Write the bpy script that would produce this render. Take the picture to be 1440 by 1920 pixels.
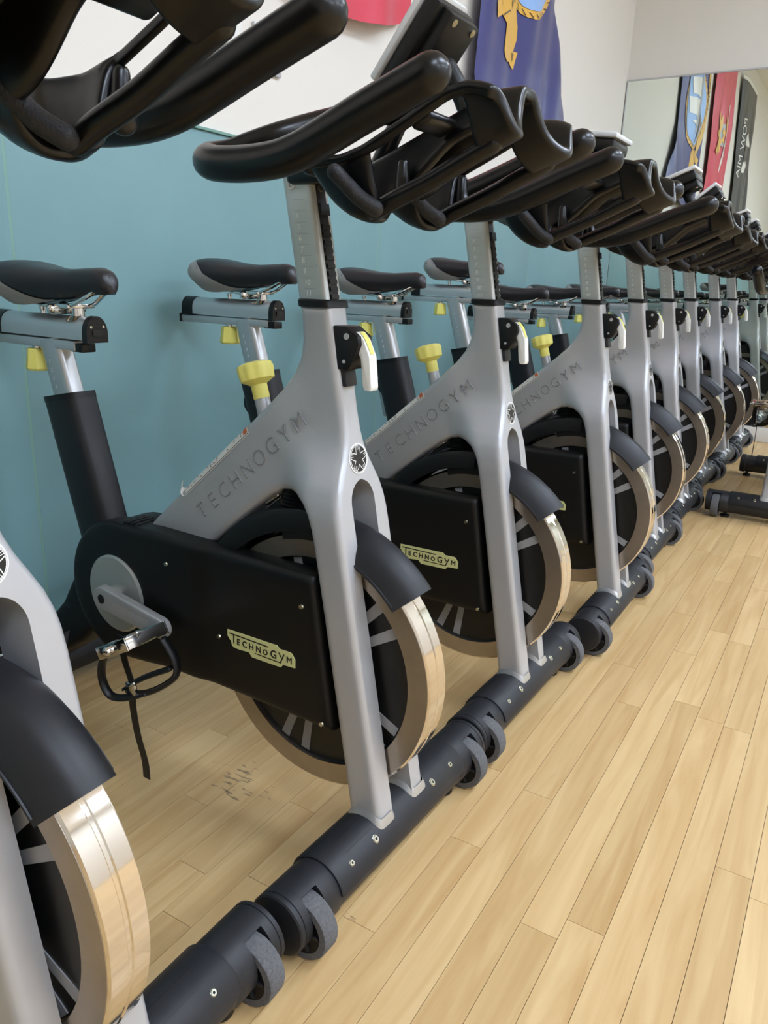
import bpy, bmesh, math, random
import numpy as np
from mathutils import Vector, Matrix
from mathutils.geometry import delaunay_2d_cdt

for o in list(bpy.data.objects): bpy.data.objects.remove(o)
SC = bpy.context.scene
COL = SC.collection
R = math.radians
rnd = random.Random(7)

# ------------------------------------------------------------------ camera, world, lights, exposure
YAW, PITCH, ROLL, FPX = R(30.8172), R(16.6671), R(2.0302), 1445.83
CAM = Vector((.4952, -.9220, .9008))
dv = Vector((-math.sin(YAW)*math.cos(PITCH), math.cos(YAW)*math.cos(PITCH), -math.sin(PITCH)))
rv = Vector((math.cos(YAW), math.sin(YAW), 0)); uv = rv.cross(dv)
r2 = math.cos(ROLL)*rv + math.sin(ROLL)*uv; u2 = -math.sin(ROLL)*rv + math.cos(ROLL)*uv
cam = bpy.data.cameras.new('camera'); camo = bpy.data.objects.new('camera', cam); COL.objects.link(camo)
camo.matrix_world = Matrix(((r2.x, u2.x, -dv.x, CAM.x), (r2.y, u2.y, -dv.y, CAM.y), (r2.z, u2.z, -dv.z, CAM.z), (0, 0, 0, 1)))
cam.sensor_fit = 'HORIZONTAL'; cam.sensor_width = 36; cam.lens = 36*FPX/1440; cam.clip_start = .02
SC.camera = camo

WORLD = bpy.data.worlds.new('world'); SC.world = WORLD; WORLD.use_nodes = True
WORLD.node_tree.nodes['Background'].inputs[0].default_value = (.9, .95, 1, 1)
WORLD.node_tree.nodes['Background'].inputs[1].default_value = .35
SC.view_settings.view_transform = 'Standard'; SC.view_settings.look = 'None'
SC.view_settings.gamma = 1; SC.view_settings.use_curve_mapping = False
SC.view_settings.exposure = 0.0
LAMP_STRENGTH = 31.5
CEIL_Z, WALL_X, PAD_X, MIR_Y, ROOM_X, ROOM_Y = 3.30, -1.060, -1.046, 4.476, 5.2, -4.5
LAMPS = [(1.75, -1.6), (1.75, .6), (1.75, 2.8), (4.1, -1.6), (4.1, .6), (4.1, 2.8)]

# ------------------------------------------------------------------ materials
def lin(c):
    return tuple(((v/255)/12.92 if v/255 <= .04045 else ((v/255+.055)/1.055)**2.4) for v in c)
def mat(name, rgb, rough=.5, metal=0., bump=0., scale=200., spec=.5, var=0., vscale=8., coat=0., aniso=0.):
    m = bpy.data.materials.new(name); m.use_nodes = True
    nt = m.node_tree; b = nt.nodes['Principled BSDF']
    c = lin(rgb)
    b.inputs['Base Color'].default_value = (*c, 1); b.inputs['Roughness'].default_value = rough
    b.inputs['Metallic'].default_value = metal; b.inputs['Specular IOR Level'].default_value = spec
    b.inputs['Coat Weight'].default_value = coat
    tc = nt.nodes.new('ShaderNodeTexCoord')
    if bump:
        n = nt.nodes.new('ShaderNodeTexNoise'); n.inputs['Scale'].default_value = scale; n.inputs['Detail'].default_value = 3
        bp = nt.nodes.new('ShaderNodeBump'); bp.inputs['Strength'].default_value = bump; bp.inputs['Distance'].default_value = .002
        nt.links.new(tc.outputs['Object'], n.inputs['Vector']); nt.links.new(n.outputs['Fac'], bp.inputs['Height'])
        nt.links.new(bp.outputs['Normal'], b.inputs['Normal'])
    if var:
        n = nt.nodes.new('ShaderNodeTexNoise'); n.inputs['Scale'].default_value = vscale; n.inputs['Detail'].default_value = 4
        mr = nt.nodes.new('ShaderNodeMapRange'); mr.inputs['From Min'].default_value = .3; mr.inputs['From Max'].default_value = .7
        mr.inputs['To Min'].default_value = 1-var; mr.inputs['To Max'].default_value = 1+var
        hs = nt.nodes.new('ShaderNodeHueSaturation'); hs.inputs['Color'].default_value = (*c, 1)
        nt.links.new(tc.outputs['Object'], n.inputs['Vector']); nt.links.new(n.outputs['Fac'], mr.inputs['Value'])
        nt.links.new(mr.outputs['Result'], hs.inputs['Value']); nt.links.new(hs.outputs['Color'], b.inputs['Base Color'])
    return m
def emit(name, rgb, s):
    m = bpy.data.materials.new(name); m.use_nodes = True; b = m.node_tree.nodes['Principled BSDF']
    b.inputs['Base Color'].default_value = (*lin(rgb), 1)
    b.inputs['Emission Color'].default_value = (*lin(rgb), 1); b.inputs['Emission Strength'].default_value = s
    return m
M = {}
M['frame'] = mat('silver_grey_paint', (182, 183, 186), .36, .35, .03, 300, var=.03, vscale=14)
M['alu'] = mat('brushed_aluminium', (196, 198, 200), .34, .75, .02, 400)
M['post'] = mat('satin_aluminium', (188, 192, 190), .38, .55, .02, 400)
M['black'] = mat('black_satin_plastic', (14, 14, 15), .42, 0, .05, 500, spec=.35)
M['cover'] = mat('black_cover_plastic', (9, 9, 10), .48, 0, .06, 700, var=.15, vscale=20, spec=.35)
M['rubber'] = mat('black_rubber', (24, 25, 29), .45, 0, .05, 400, var=.1, vscale=30, spec=.4)
M['grip'] = mat('soft_black_grip', (9, 9, 10), .30, 0, .012, 600, spec=.4)
M['stab'] = mat('charcoal_plastic', (31, 32, 36), .5, 0, .06, 600, var=.08, vscale=40, spec=.4)
M['chrome'] = mat('chrome', (215, 213, 210), .1, 1.)
M['rim'] = mat('polished_rim', (225, 218, 208), .09, 1.)
M['ring'] = mat('machined_steel', (172, 162, 150), .3, .9, .02, 300, var=.06, vscale=30)
M['disc'] = mat('black_wheel_disc', (13, 13, 14), .4)
M['spoke'] = mat('grey_spoke_decal', (150, 150, 152), .45)
M['yellow'] = mat('yellow_plastic', (238, 230, 122), .45, 0, .02, 300)
M['white'] = mat('white_plastic', (226, 226, 222), .4)
M['tyre'] = mat('grey_tyre', (92, 92, 94), .85, 0, .5, 900, var=.22, vscale=260)
M['seat'] = mat('saddle_vinyl', (34, 34, 38), .36, 0, .06, 500, spec=.45)
M['seatgrey'] = mat('saddle_grey_side', (150, 148, 146), .45)
M['pad'] = mat('elbow_pad_foam', (28, 29, 34), .62, 0, .5, 400, var=.15, vscale=200)
M['screw'] = mat('steel_screw', (190, 188, 170), .25, 1.)
M['dark'] = mat('dark_recess', (9, 9, 10), .6)
M['logo'] = mat('pale_yellow_green_decal', (214, 214, 150), .4)
M['ink'] = mat('black_print', (16, 14, 12), .5)
M['digits'] = mat('white_print', (225, 228, 226), .5)
M['tickm'] = mat('faint_scale_print', (150, 156, 154), .5)
M['orange'] = mat('orange_print', (196, 104, 62), .5)
M['wall'] = mat('cream_wall_paint', (222, 218, 210), .75, 0, .08, 120)
M['ceil'] = mat('white_ceiling', (238, 236, 230), .8, 0, .1, 60)
M['grille'] = mat('silver_bezel', (214, 216, 218), .35, .2)
M['screen'] = mat('dark_screen', (20, 24, 22), .15)
M['plate'] = mat('grey_switch_plate', (188, 188, 190), .4, .3)
M['frame_l'] = mat('lettering_grey', (140, 141, 144), .45, .25)

# ------------------------------------------------------------------ mesh helpers
def mk(name, verts, faces, m, parent=None, smooth=38, loc=(0, 0, 0)):
    me = bpy.data.meshes.new(name); me.from_pydata([tuple(v) for v in verts], [], [tuple(f) for f in faces]); me.update()
    return fin(name, me, m, parent, smooth, loc)
def fin(name, me, m, parent=None, smooth=38, loc=(0, 0, 0)):
    bm = bmesh.new(); bm.from_mesh(me); bmesh.ops.recalc_face_normals(bm, faces=bm.faces); bm.to_mesh(me); bm.free()
    if smooth:
        me.polygons.foreach_set('use_smooth', [True]*len(me.polygons)); me.set_sharp_from_angle(angle=R(smooth))
    me.materials.clear(); me.materials.append(M[m] if isinstance(m, str) else m)
    o = bpy.data.objects.new(name, me); COL.objects.link(o); o.location = loc
    if parent: o.parent = parent
    return o
class G:
    """collects geometry for ONE mesh"""
    def __init__(s): s.v = []; s.f = []
    def add(s, v, f):
        b = len(s.v); s.v += [Vector(x) for x in v]; s.f += [tuple(i+b for i in q) for q in f]; return s
    def obj(s, name, m, parent=None, smooth=38, loc=(0, 0, 0)): return mk(name, s.v, s.f, m, parent, smooth, loc)
def box(c, sz, bev=0., rot=None, seg=2):
    bm = bmesh.new(); bmesh.ops.create_cube(bm, size=1)
    for v in bm.verts: v.co = Vector((v.co.x*sz[0], v.co.y*sz[1], v.co.z*sz[2]))
    if bev: bmesh.ops.bevel(bm, geom=bm.edges[:], offset=bev, segments=seg, profile=.5, affect='EDGES')
    Mx = Matrix.Translation(Vector(c)) @ (rot.to_4x4() if rot else Matrix())
    out = ([Mx @ v.co for v in bm.verts], [[v.index for v in f.verts] for f in bm.faces]); bm.free(); return out
def cr(path, n):
    """Catmull-Rom resample"""
    P = [Vector(p) for p in path]; out = []
    for i in range(len(P)-1):
        a, b, c, d = P[max(i-1, 0)], P[i], P[i+1], P[min(i+2, len(P)-1)]
        for k in range(n):
            t = k/n; out.append(.5*((2*b)+(c-a)*t+(2*a-5*b+4*c-d)*t*t+(3*b-a-3*c+d)*t**3))
    out.append(P[-1]); return out
def tube(path, rad, n=14, capround=True, flat=None):
    """swept tube; rad number or list; round end caps; flat=(ry scale along binormal)"""
    P = [Vector(p) for p in path]; L = len(P); rr = rad if isinstance(rad, (list, tuple)) else [rad]*L
    if capround:
        t0 = (P[1]-P[0]).normalized(); t1 = (P[-1]-P[-2]).normalized(); A = []; B = []
        for k in range(1, 5):
            a = math.pi/2*k/4.3
            A.append((P[0]-t0*rr[0]*math.sin(a), rr[0]*math.cos(a))); B.append((P[-1]+t1*rr[-1]*math.sin(a), rr[-1]*math.cos(a)))
        P = [a[0] for a in A[::-1]]+P+[b[0] for b in B]; rr = [a[1] for a in A[::-1]]+list(rr)+[b[1] for b in B]
    v = []; f = []; T = None; N = None
    for i, p in enumerate(P):
        t = (P[min(i+1, len(P)-1)]-P[max(i-1, 0)]).normalized()
        if N is None:
            N = t.cross(Vector((0, 0, 1)) if abs(t.z) < .9 else Vector((0, 1, 0))).normalized()
        else: N = (N-t*N.dot(t)).normalized()
        Bn = t.cross(N)
        for k in range(n):
            a = 2*math.pi*k/n; v.append(p+(N*math.cos(a)*(flat or 1)+Bn*math.sin(a))*rr[i])
    for i in range(len(P)-1):
        for k in range(n):
            f.append((i*n+k, i*n+(k+1) % n, (i+1)*n+(k+1) % n, (i+1)*n+k))
    f.append(tuple(range(n))); f.append(tuple(range((len(P)-1)*n, len(P)*n)))
    return v, f
def lathe(prof, c=(0, 0, 0), axis='Y', n=32, a0=0., a1=360., close=False):
    """profile of (radius, along) turned about axis; close joins first and last profile point"""
    full = abs(a1-a0) >= 359.9; m = n if full else n+1; v = []; f = []
    for i in range(m):
        a = R(a0+(a1-a0)*i/n)
        for r, h in prof:
            if axis == 'Y': p = (r*math.cos(a), h, r*math.sin(a))
            elif axis == 'Z': p = (r*math.cos(a), r*math.sin(a), h)
            else: p = (h, r*math.cos(a), r*math.sin(a))
            v.append(Vector(p)+Vector(c))
    k = len(prof)
    for i in range(n):
        j = (i+1) % m
        for q in range(k-1 if not close else k):
            q2 = (q+1) % k; f.append((i*k+q, j*k+q, j*k+q2, i*k+q2))
    if not close:
        if prof[0][0] > 1e-6 and full: f.append(tuple(i*k for i in range(m)))
        if prof[-1][0] > 1e-6 and full: f.append(tuple(i*k+k-1 for i in range(m)))
    elif not full:
        f.append(tuple(range(k))); f.append(tuple((m-1)*k+q for q in range(k)))
    return v, f
def xf(geo, loc=(0, 0, 0), rot=None):
    Mx = Matrix.Translation(Vector(loc)) @ (rot.to_4x4() if rot else Matrix())
    return [Mx @ Vector(p) for p in geo[0]], geo[1]
def densify(poly, step):
    out = []
    for i in range(len(poly)):
        a = Vector(poly[i]); b = Vector(poly[(i+1) % len(poly)]); n = max(1, int((b-a).length/step+.5))
        out += [a+(b-a)*k/n for k in range(n)]
    return out
def segd(p, a, b):
    d = b-a; l = d.length_squared; t = 0 if l == 0 else max(0, min(1, (p-a).dot(d)/l)); return (p-(a+d*t)).length
def inside(p, poly):
    c = False; j = len(poly)-1
    for i in range(len(poly)):
        a, b = poly[i], poly[j]
        if (a[1] > p[1]) != (b[1] > p[1]) and p[0] < (b[0]-a[0])*(p[1]-a[1])/(b[1]-a[1])+a[0]: c = not c
        j = i
    return c
def inflate(poly, W, r, step=.008, yin=None, bstep=None):
    """rounded slab over a side outline: y=+-W(x,z), edges rounded by r. With yin: split into two halves around a slot"""
    P = densify(poly, bstep or step); n = len(P); A = np.array([(q.x, q.y) for q in P]); B = np.roll(A, -1, 0)
    area = float(np.sum(A[:, 0]*B[:, 1]-B[:, 0]*A[:, 1])); sg = 1 if area > 0 else -1
    def dist(Q):
        Q = np.asarray(Q, float).reshape(-1, 2); d = B-A; out = []
        for k in range(0, len(Q), 400):
            w = Q[k:k+400, None, :]-A[None]; t = np.clip((w*d).sum(2)/(d*d).sum(1), 0, 1); out.append(np.sqrt((((w-t[..., None]*d)**2).sum(2)).min(1)))
        return np.concatenate(out) if out else np.zeros(0)
    def isin(Q):
        Q = np.asarray(Q, float).reshape(-1, 2); x = Q[:, :1]; z = Q[:, 1:]
        cr_ = (A[None, :, 1] > z) != (B[None, :, 1] > z)
        with np.errstate(divide='ignore', invalid='ignore'): xi = (B[None, :, 0]-A[None, :, 0])*(z-A[None, :, 1])/(B[None, :, 1]-A[None, :, 1])+A[None, :, 0]
        return (np.sum(cr_ & (x < xi), 1) % 2) == 1
    pts = [tuple(q) for q in A]; D = [0.]*n
    t = B-np.roll(A, 1, 0); t /= np.linalg.norm(t, axis=1)[:, None]; nn = np.stack([-t[:, 1], t[:, 0]], 1)*sg
    for off in (.06*r, .25*r, .55*r, r):
        Q = A+nn*off; d = dist(Q); ok = isin(Q) & (d > off*.93)
        pts += [tuple(q) for q in Q[ok]]; D += list(d[ok])
    gx, gz = np.meshgrid(np.arange(A[:, 0].min(), A[:, 0].max(), step), np.arange(A[:, 1].min(), A[:, 1].max(), step)); Q = np.stack([gx.ravel(), gz.ravel()], 1)
    Q = Q[isin(Q)]; d = dist(Q); ok = d > r*1.3; pts += [tuple(q) for q in Q[ok]]; D += list(d[ok])
    E = [(i, (i+1) % n) for i in range(n)]
    ov, oe, of, a_, b_, c_ = delaunay_2d_cdt([Vector(q) for q in pts], E, [list(range(n))] if sg > 0 else [list(range(n))[::-1]], 1, 1e-7)
    V = [Vector(q) for q in ov]; dd = [D[src[0]] if src else float(dist([tuple(V[k])])[0]) for k, src in enumerate(a_)]
    def yo(k):
        d = min(dd[k], r); return W(V[k].x, V[k].y)-r+math.sqrt(max(0, r*r-(r-d)**2))
    m = len(V); g = G(); cnt = {}
    for f in of:
        for i in range(len(f)):
            e = (f[i], f[(i+1) % len(f)]); cnt[tuple(sorted(e))] = cnt.get(tuple(sorted(e)), [])+[e]
    rim = [e[0] for e in cnt.values() if len(e) == 1]
    if yin is None:
        v = [(q.x, yo(k), q.y) for k, q in enumerate(V)]+[(q.x, -yo(k), q.y) for k, q in enumerate(V)]
        g.add(v, [tuple(f) for f in of]+[tuple(i+m for i in f[::-1]) for f in of]+[(a, b, b+m, a+m) for a, b in rim])
    else:
        for s in (1, -1):
            yi = [min(yin(q.x, q.y), yo(k)-.002) for k, q in enumerate(V)]
            v = [(q.x, s*yo(k), q.y) for k, q in enumerate(V)]+[(q.x, s*yi[k], q.y) for k, q in enumerate(V)]
            inner = [f for f in of if max(yi[i] for i in f) > 1e-6]
            g.add(v, [tuple(f) for f in of]+[tuple(i+m for i in f[::-1]) for f in inner]+[(a, b, b+m, a+m) for a, b in rim])
    return g.v, g.f
def interp(tab, x):
    if x <= tab[0][0]: return tab[0][1]
    for (a, b), (c, d) in zip(tab, tab[1:]):
        if x <= c:
            t = (x-a)/(c-a); return b+(d-b)*t
    return tab[-1][1]
def sstep(a, b, x):
    t = max(0, min(1, (x-a)/(b-a))); return t*t*(3-2*t)
def modmesh(name, v, f, mods):
    """mesh with modifiers baked in"""
    me = bpy.data.meshes.new(name); me.from_pydata([tuple(x) for x in v], [], f); me.update()
    o = bpy.data.objects.new(name, me); COL.objects.link(o)
    for t, kw in mods:
        md = o.modifiers.new(t, t)
        for k, val in kw.items(): setattr(md, k, val)
    dg = bpy.context.evaluated_depsgraph_get(); dg.update()
    r = bpy.data.meshes.new_from_object(o.evaluated_get(dg)); bpy.data.objects.remove(o); return r
def text(s, size, ext=.0004, align='CENTER', bev=0., spacing=1., off=0.):
    """flat lettering lying in XZ, readable from -Y"""
    c = bpy.data.curves.new('t', 'FONT'); c.body = s; c.size = size; c.extrude = ext; c.align_x = align; c.resolution_u = 3
    c.bevel_depth = bev; c.bevel_resolution = 0; c.space_character = spacing; c.offset = off
    o = bpy.data.objects.new('t', c); COL.objects.link(o); dg = bpy.context.evaluated_depsgraph_get(); dg.update()
    me = bpy.data.meshes.new_from_object(o.evaluated_get(dg)); bpy.data.objects.remove(o)
    v = [Vector((p.co.x, -p.co.z, p.co.y)) for p in me.vertices]; f = [tuple(q.vertices) for q in me.polygons]
    bpy.data.meshes.remove(me); return v, f
def rotY(a): return Matrix.Rotation(a, 3, 'Y')     # +a turns +X towards -Z
def ribbon2(path, w, closed=False):
    """flat strip along a 2D polyline -> verts2d, faces"""
    P = [Vector(p) for p in path]; n = len(P); v = []; f = []
    for i in range(n):
        a = P[i-1] if (i or closed) else P[i]; b = P[(i+1) % n] if (i < n-1 or closed) else P[i]
        t = (b-a).normalized(); nn = Vector((-t.y, t.x))*w/2; v += [P[i]+nn, P[i]-nn]
    for i in range(n if closed else n-1):
        j = (i+1) % n; f.append((2*i, 2*i+1, 2*j+1, 2*j))
    return v, f
def empty(name, loc=(0, 0, 0), rz=0):
    o = bpy.data.objects.new(name, None); COL.objects.link(o); o.location = loc; o.rotation_euler = (0, 0, rz); o.empty_display_size = .05; return o
def tag(o, label=None, cat=None, group=None, kind=None):
    if label: o['label'] = label
    if cat: o['category'] = cat
    if group: o['group'] = group
    if kind: o['kind'] = kind
    return o

# ------------------------------------------------------------------ room shell
def struct(name, geo, m, smooth=0):
    return tag(mk(name, geo[0], geo[1], m, None, smooth), kind='structure')
fx0, fx1, fy0, fy1 = WALL_X-.1, ROOM_X+.1, ROOM_Y-.1, MIR_Y+.1
M['subfloor'] = mat('dark_subfloor', (92, 66, 38), .8)
floor = struct('floor', box(((fx0+fx1)/2, (fy0+fy1)/2, -.0605), (fx1-fx0, fy1-fy0, .1)), 'subfloor')
struct('ceiling', box(((fx0+fx1)/2, (fy0+fy1)/2, CEIL_Z+.05), (fx1-fx0, fy1-fy0, .1)), 'ceil')
wl = struct('wall_left', box((WALL_X-.05, (fy0+fy1)/2, CEIL_Z/2), (.1, fy1-fy0, CEIL_Z)), 'wall')
wf = struct('wall_far', box(((fx0+fx1)/2, MIR_Y+.058, CEIL_Z/2), (fx1-fx0-.2, .1, CEIL_Z)), 'wall')
struct('wall_right', box((ROOM_X+.05, (fy0+fy1)/2, CEIL_Z/2), (.1, fy1-fy0, CEIL_Z)), 'wall')
struct('wall_back', box(((fx0+fx1)/2, ROOM_Y-.05, CEIL_Z/2), (fx1-fx0-.2, .1, CEIL_Z)), 'wall')

# maple boards: random tone per board, long grain, scattered dark scuffs
def wood():
    m = bpy.data.materials.new('maple_boards'); m.use_nodes = True; nt = m.node_tree; b = nt.nodes['Principled BSDF']; N = nt.nodes.new; L = nt.links.new
    oi = N('ShaderNodeObjectInfo'); ge = N('ShaderNodeNewGeometry')
    ad = N('ShaderNodeMath'); ad.operation = 'ADD'; L(oi.outputs['Random'], ad.inputs[0]); L(ge.outputs['Random Per Island'], ad.inputs[1])
    fr = N('ShaderNodeMath'); fr.operation = 'FRACT'; L(ad.outputs[0], fr.inputs[0])
    mp = N('ShaderNodeMapping'); mp.inputs['Scale'].default_value = (22, 1.6, 1); L(ge.outputs['Position'], mp.inputs['Vector'])
    off = N('ShaderNodeCombineXYZ'); ml = N('ShaderNodeMath'); ml.operation = 'MULTIPLY'; ml.inputs[1].default_value = 37; L(fr.outputs[0], ml.inputs[0])
    L(ml.outputs[0], off.inputs[1]); L(ml.outputs[0], off.inputs[2]); L(off.outputs[0], mp.inputs['Location'])
    n1 = N('ShaderNodeTexNoise'); n1.inputs['Scale'].default_value = 1.5; n1.inputs['Detail'].default_value = 6; n1.inputs['Distortion'].default_value = 1.2; L(mp.outputs[0], n1.inputs['Vector'])
    r1 = N('ShaderNodeValToRGB'); e = r1.color_ramp.elements
    e[0].position = .2; e[0].color = (*lin((186, 148, 96)), 1); e[1].position = .75; e[1].color = (*lin((214, 184, 134)), 1); L(n1.outputs['Fac'], r1.inputs[0])
    r2_ = N('ShaderNodeValToRGB'); e = r2_.color_ramp.elements
    e[0].position = 0; e[0].color = (.89, .87, .83, 1); e[1].position = 1; e[1].color = (1.03, 1.03, 1.03, 1); L(fr.outputs[0], r2_.inputs[0])
    mx = N('ShaderNodeMix'); mx.data_type = 'RGBA'; mx.blend_type = 'MULTIPLY'; mx.inputs[0].default_value = 1; L(r1.outputs[0], mx.inputs[6]); L(r2_.outputs[0], mx.inputs[7])
    # scuffs: a worn patch by the second bike and sparse specks
    sp = N('ShaderNodeTexNoise'); sp.inputs['Scale'].default_value = 75; sp.inputs['Detail'].default_value = 3; sp.inputs['Roughness'].default_value = .7
    m2 = N('ShaderNodeMapping'); m2.inputs['Scale'].default_value = (.30, 1.3, 1); m2.inputs['Rotation'].default_value = (0, 0, .5); L(ge.outputs['Position'], m2.inputs['Vector']); L(m2.outputs[0], sp.inputs['Vector'])
    def blob(c, rad):
        sv = N('ShaderNodeVectorMath'); sv.operation = 'SUBTRACT'; sv.inputs[1].default_value = (*c, 0); L(ge.outputs['Position'], sv.inputs[0])
        sc = N('ShaderNodeVectorMath'); sc.operation = 'MULTIPLY'; sc.inputs[1].default_value = (1/rad[0], 1/rad[1], 0); L(sv.outputs[0], sc.inputs[0])
        ln = N('ShaderNodeVectorMath'); ln.operation = 'LENGTH'; L(sc.outputs[0], ln.inputs[0])
        mr = N('ShaderNodeMapRange'); mr.inputs['From Min'].default_value = 1.; mr.inputs['From Max'].default_value = .3; mr.inputs['To Min'].default_value = 0; mr.inputs['To Max'].default_value = .2; L(ln.outputs['Value'], mr.inputs['Value']); return mr
    bl = blob(SCUFF, (.13, .09)); bl2 = blob((.005, -.157), (.03, .025))
    s1 = N('ShaderNodeMath'); s1.operation = 'ADD'; L(bl.outputs[0], s1.inputs[0]); L(bl2.outputs[0], s1.inputs[1])
    s2 = N('ShaderNodeMath'); s2.operation = 'ADD'; L(s1.outputs[0], s2.inputs[0]); L(sp.outputs['Fac'], s2.inputs[1])
    mr = N('ShaderNodeMapRange'); mr.inputs['From Min'].default_value = .74; mr.inputs['From Max'].default_value = .80; mr.inputs['To Max'].default_value = .7; L(s2.outputs[0], mr.inputs['Value'])
    mk_ = N('ShaderNodeMix'); mk_.data_type = 'RGBA'; L(mr.outputs[0], mk_.inputs[0]); L(mx.outputs[2], mk_.inputs[6]); mk_.inputs[7].default_value = (*lin((84, 72, 60)), 1)
    L(mk_.outputs[2], b.inputs['Base Color']); b.inputs['Roughness'].default_value = .38; b.inputs['Coat Weight'].default_value = .15; b.inputs['Coat Roughness'].default_value = .25
    return m
SCUFF = (-.35, .005)
M['wood'] = wood()
PW = .0565; X0 = -.011-PW*19    # seam offsets as in the photograph
parts = []; rest = G(); meshes = {}
i = 0; x = X0
boards = []
while x < ROOM_X:
    y = ROOM_Y+rnd.uniform(-.6, 0)
    while y < MIR_Y:
        ln = rnd.choice([.3, .46, .61, .76, .92, 1.07, 1.22]); y1 = min(y+ln, MIR_Y)
        a = max(y, ROOM_Y); xa = max(x, WALL_X)
        if y1-a > .02: boards.append((xa, x+PW, a, y1))
        y += ln
    x += PW
def bscore(b):
    cx, cy = (b[0]+b[1])/2, (b[2]+b[3])/2; v = Vector((cx, cy, 0))-CAM; d = v.dot(dv)
    if d < .3: return -1
    px, py = FPX*v.dot(r2)/d, -FPX*v.dot(u2)/d
    if abs(px) > 820 or abs(py) > 1150: return -1
    return (b[3]-b[2])/d**2
boards.sort(key=bscore, reverse=True)
shown = 0
for b in boards:
    geo = box(((b[0]+b[1])/2, (b[2]+b[3])/2, -.005), (b[1]-b[0]-.0008, b[3]-b[2]-.0008, .010))
    if shown < 285 and bscore(b) > 0:
        o = mk('plank', geo[0], geo[1], 'wood', floor, 0); shown += 1
    else: rest.add(*geo)
tag(rest.obj('planks_beyond', 'wood', floor, 0), kind='stuff')

# teal wall panels, white baseboard
def tealmat():
    m = mat('teal_panel_vinyl', (112, 148, 152), .5, 0, .06, 260, var=.05, vscale=3., spec=.35)
    return m
M['teal'] = tealmat()
PAD_TOP = 1.256
seams = [-4.5, -2.78, -1.32, .121, 1.563, 3.02, MIR_Y-.012]
for a, b in zip(seams, seams[1:]):
    mk('wall_panel', *box(((PAD_X+WALL_X)/2, (a+b)/2, (.062+PAD_TOP)/2), (PAD_X-WALL_X, b-a-.006, PAD_TOP-.062), .003), 'teal', wl, 30)
M['joint'] = mat('panel_joint_strip', (112, 150, 140), .5)
for s in seams[1:-1]:
    mk('joint_strip', *box((PAD_X-.004, s, (.062+PAD_TOP)/2), (.006, .010, PAD_TOP-.066), .001), 'joint', wl, 30)
tag(mk('trim_1', *box((PAD_X-.004, (ROOM_Y+MIR_Y)/2, PAD_TOP+.003), (.022, MIR_Y-ROOM_Y, .007), .001), 'joint', None, 30), kind='structure')
tag(mk('baseboard_left', *box((WALL_X+.012, (ROOM_Y+MIR_Y)/2, .03), (.024, MIR_Y-ROOM_Y, .06), .004), 'white', None, 30), kind='structure')
tag(mk('baseboard_far', *box(((WALL_X+ROOM_X)/2+.02, MIR_Y-.004, .045), (ROOM_X-WALL_X-.06, .02, .09), .004), 'wall', None, 30), kind='structure')

# mirror on the far wall
MM = bpy.data.materials.new('mirror_glass'); MM.use_nodes = True
b_ = MM.node_tree.nodes['Principled BSDF']; b_.inputs['Base Color'].default_value = (.80, .86, .81, 1); b_.inputs['Metallic'].default_value = 1; b_.inputs['Roughness'].default_value = .0
M['mirror'] = MM
mir = tag(empty('wall_mirror', (0, MIR_Y, .095)), 'large frameless wall mirror on the far wall reflecting flags and bikes', 'mirror')
mz0, mz1 = .095, 2.150
mk('mirror_glass', *box((1.2-.0, .003, (mz1-mz0)/2), (4.50, .006, mz1-mz0)), 'mirror', mir, 0)
mk('edge_strip', *box((1.2, .001, mz1-mz0+.004), (4.50, .012, .008)), 'plate', mir, 0)
mk('edge_strip', *box((-1.052, .001, (mz1-mz0)/2), (.006, .012, mz1-mz0)), 'plate', mir, 0)
mk('edge_strip', *box((1.2, .001, -.004), (4.50, .012, .008)), 'plate', mir, 0)
mir.location = (0, MIR_Y-.004, mz0)

# ceiling lights
M['lamp'] = emit('lamp_diffuser', (218, 233, 255), LAMP_STRENGTH)
for k, (x, y) in enumerate(LAMPS):
    t = tag(empty('ceiling_light', (x, y, CEIL_Z)), 'white rectangular ceiling light panel above the studio floor', 'light', 'ceiling light panels')
    mk('light_housing', *box((0, 0, -.02), (.64, 1.26, .04), .004), 'white', t)
    mk('diffuser', *box((0, 0, -.042), (.58, 1.20, .006)), 'lamp', t, 0)

# ------------------------------------------------------------------ the spin bike (local: X forward, Y left, Z up, origin under the front feet)
def XF(z): return -.19*(z-.1)          # front line of the column
proto = empty('spin_bike')
GRP = {}                               # part -> which adjustable group it belongs to
def P(o, g=None):
    if g: GRP[o.name] = g
    return o
# --- frame
poly = [(-.1980, .866), (-.1455, .866), (-.0755, .4974), (-.0012, .106), (-.0005, .099), (-.058, .099), (-.0600, .110), (-.121, .440), (-.1375, .525), (-.1430, .548), (-.1510, .568),
        (-.1640, .582), (-.1840, .591), (-.2050, .592), (-.2270, .586), (-.2510, .572), (-.285, .546), (-.333, .506), (-.392, .456), (-.425, .428),
        (-.575, .428), (-.5530, .455), (-.4540, .5435), (-.3700, .6165), (-.2980, .6785), (-.2500, .7210), (-.2260, .7450), (-.2080, .7690), (-.1970, .7940), (-.1935, .8180), (-.1950, .8430)]
cw = [(.1, .066), (.545, .066), (.57, .0648), (.59, .0615), (.61, .0550), (.63, .0450), (.65, .0345), (.67, .0265), (.69, .0225), (.715, .0212), (.75, .0218), (.80, .0235), (.87, .0245)]
def Wf(x, z):
    c = sstep(-.135, -.055, x-XF(z)); return interp(cw, z)*c+.030*(1-c)
def Yin(x, z):
    if x < XF(z)-.075: return 0.
    if z > .620: return 0.
    return .029 if z < .586 else .029*math.sqrt(max(0, 1-((z-.586)/.034)**2))
P(mk('frame', *inflate(poly, Wf, .011, .007, Yin, .0035), 'frame', proto, 50))
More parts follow.
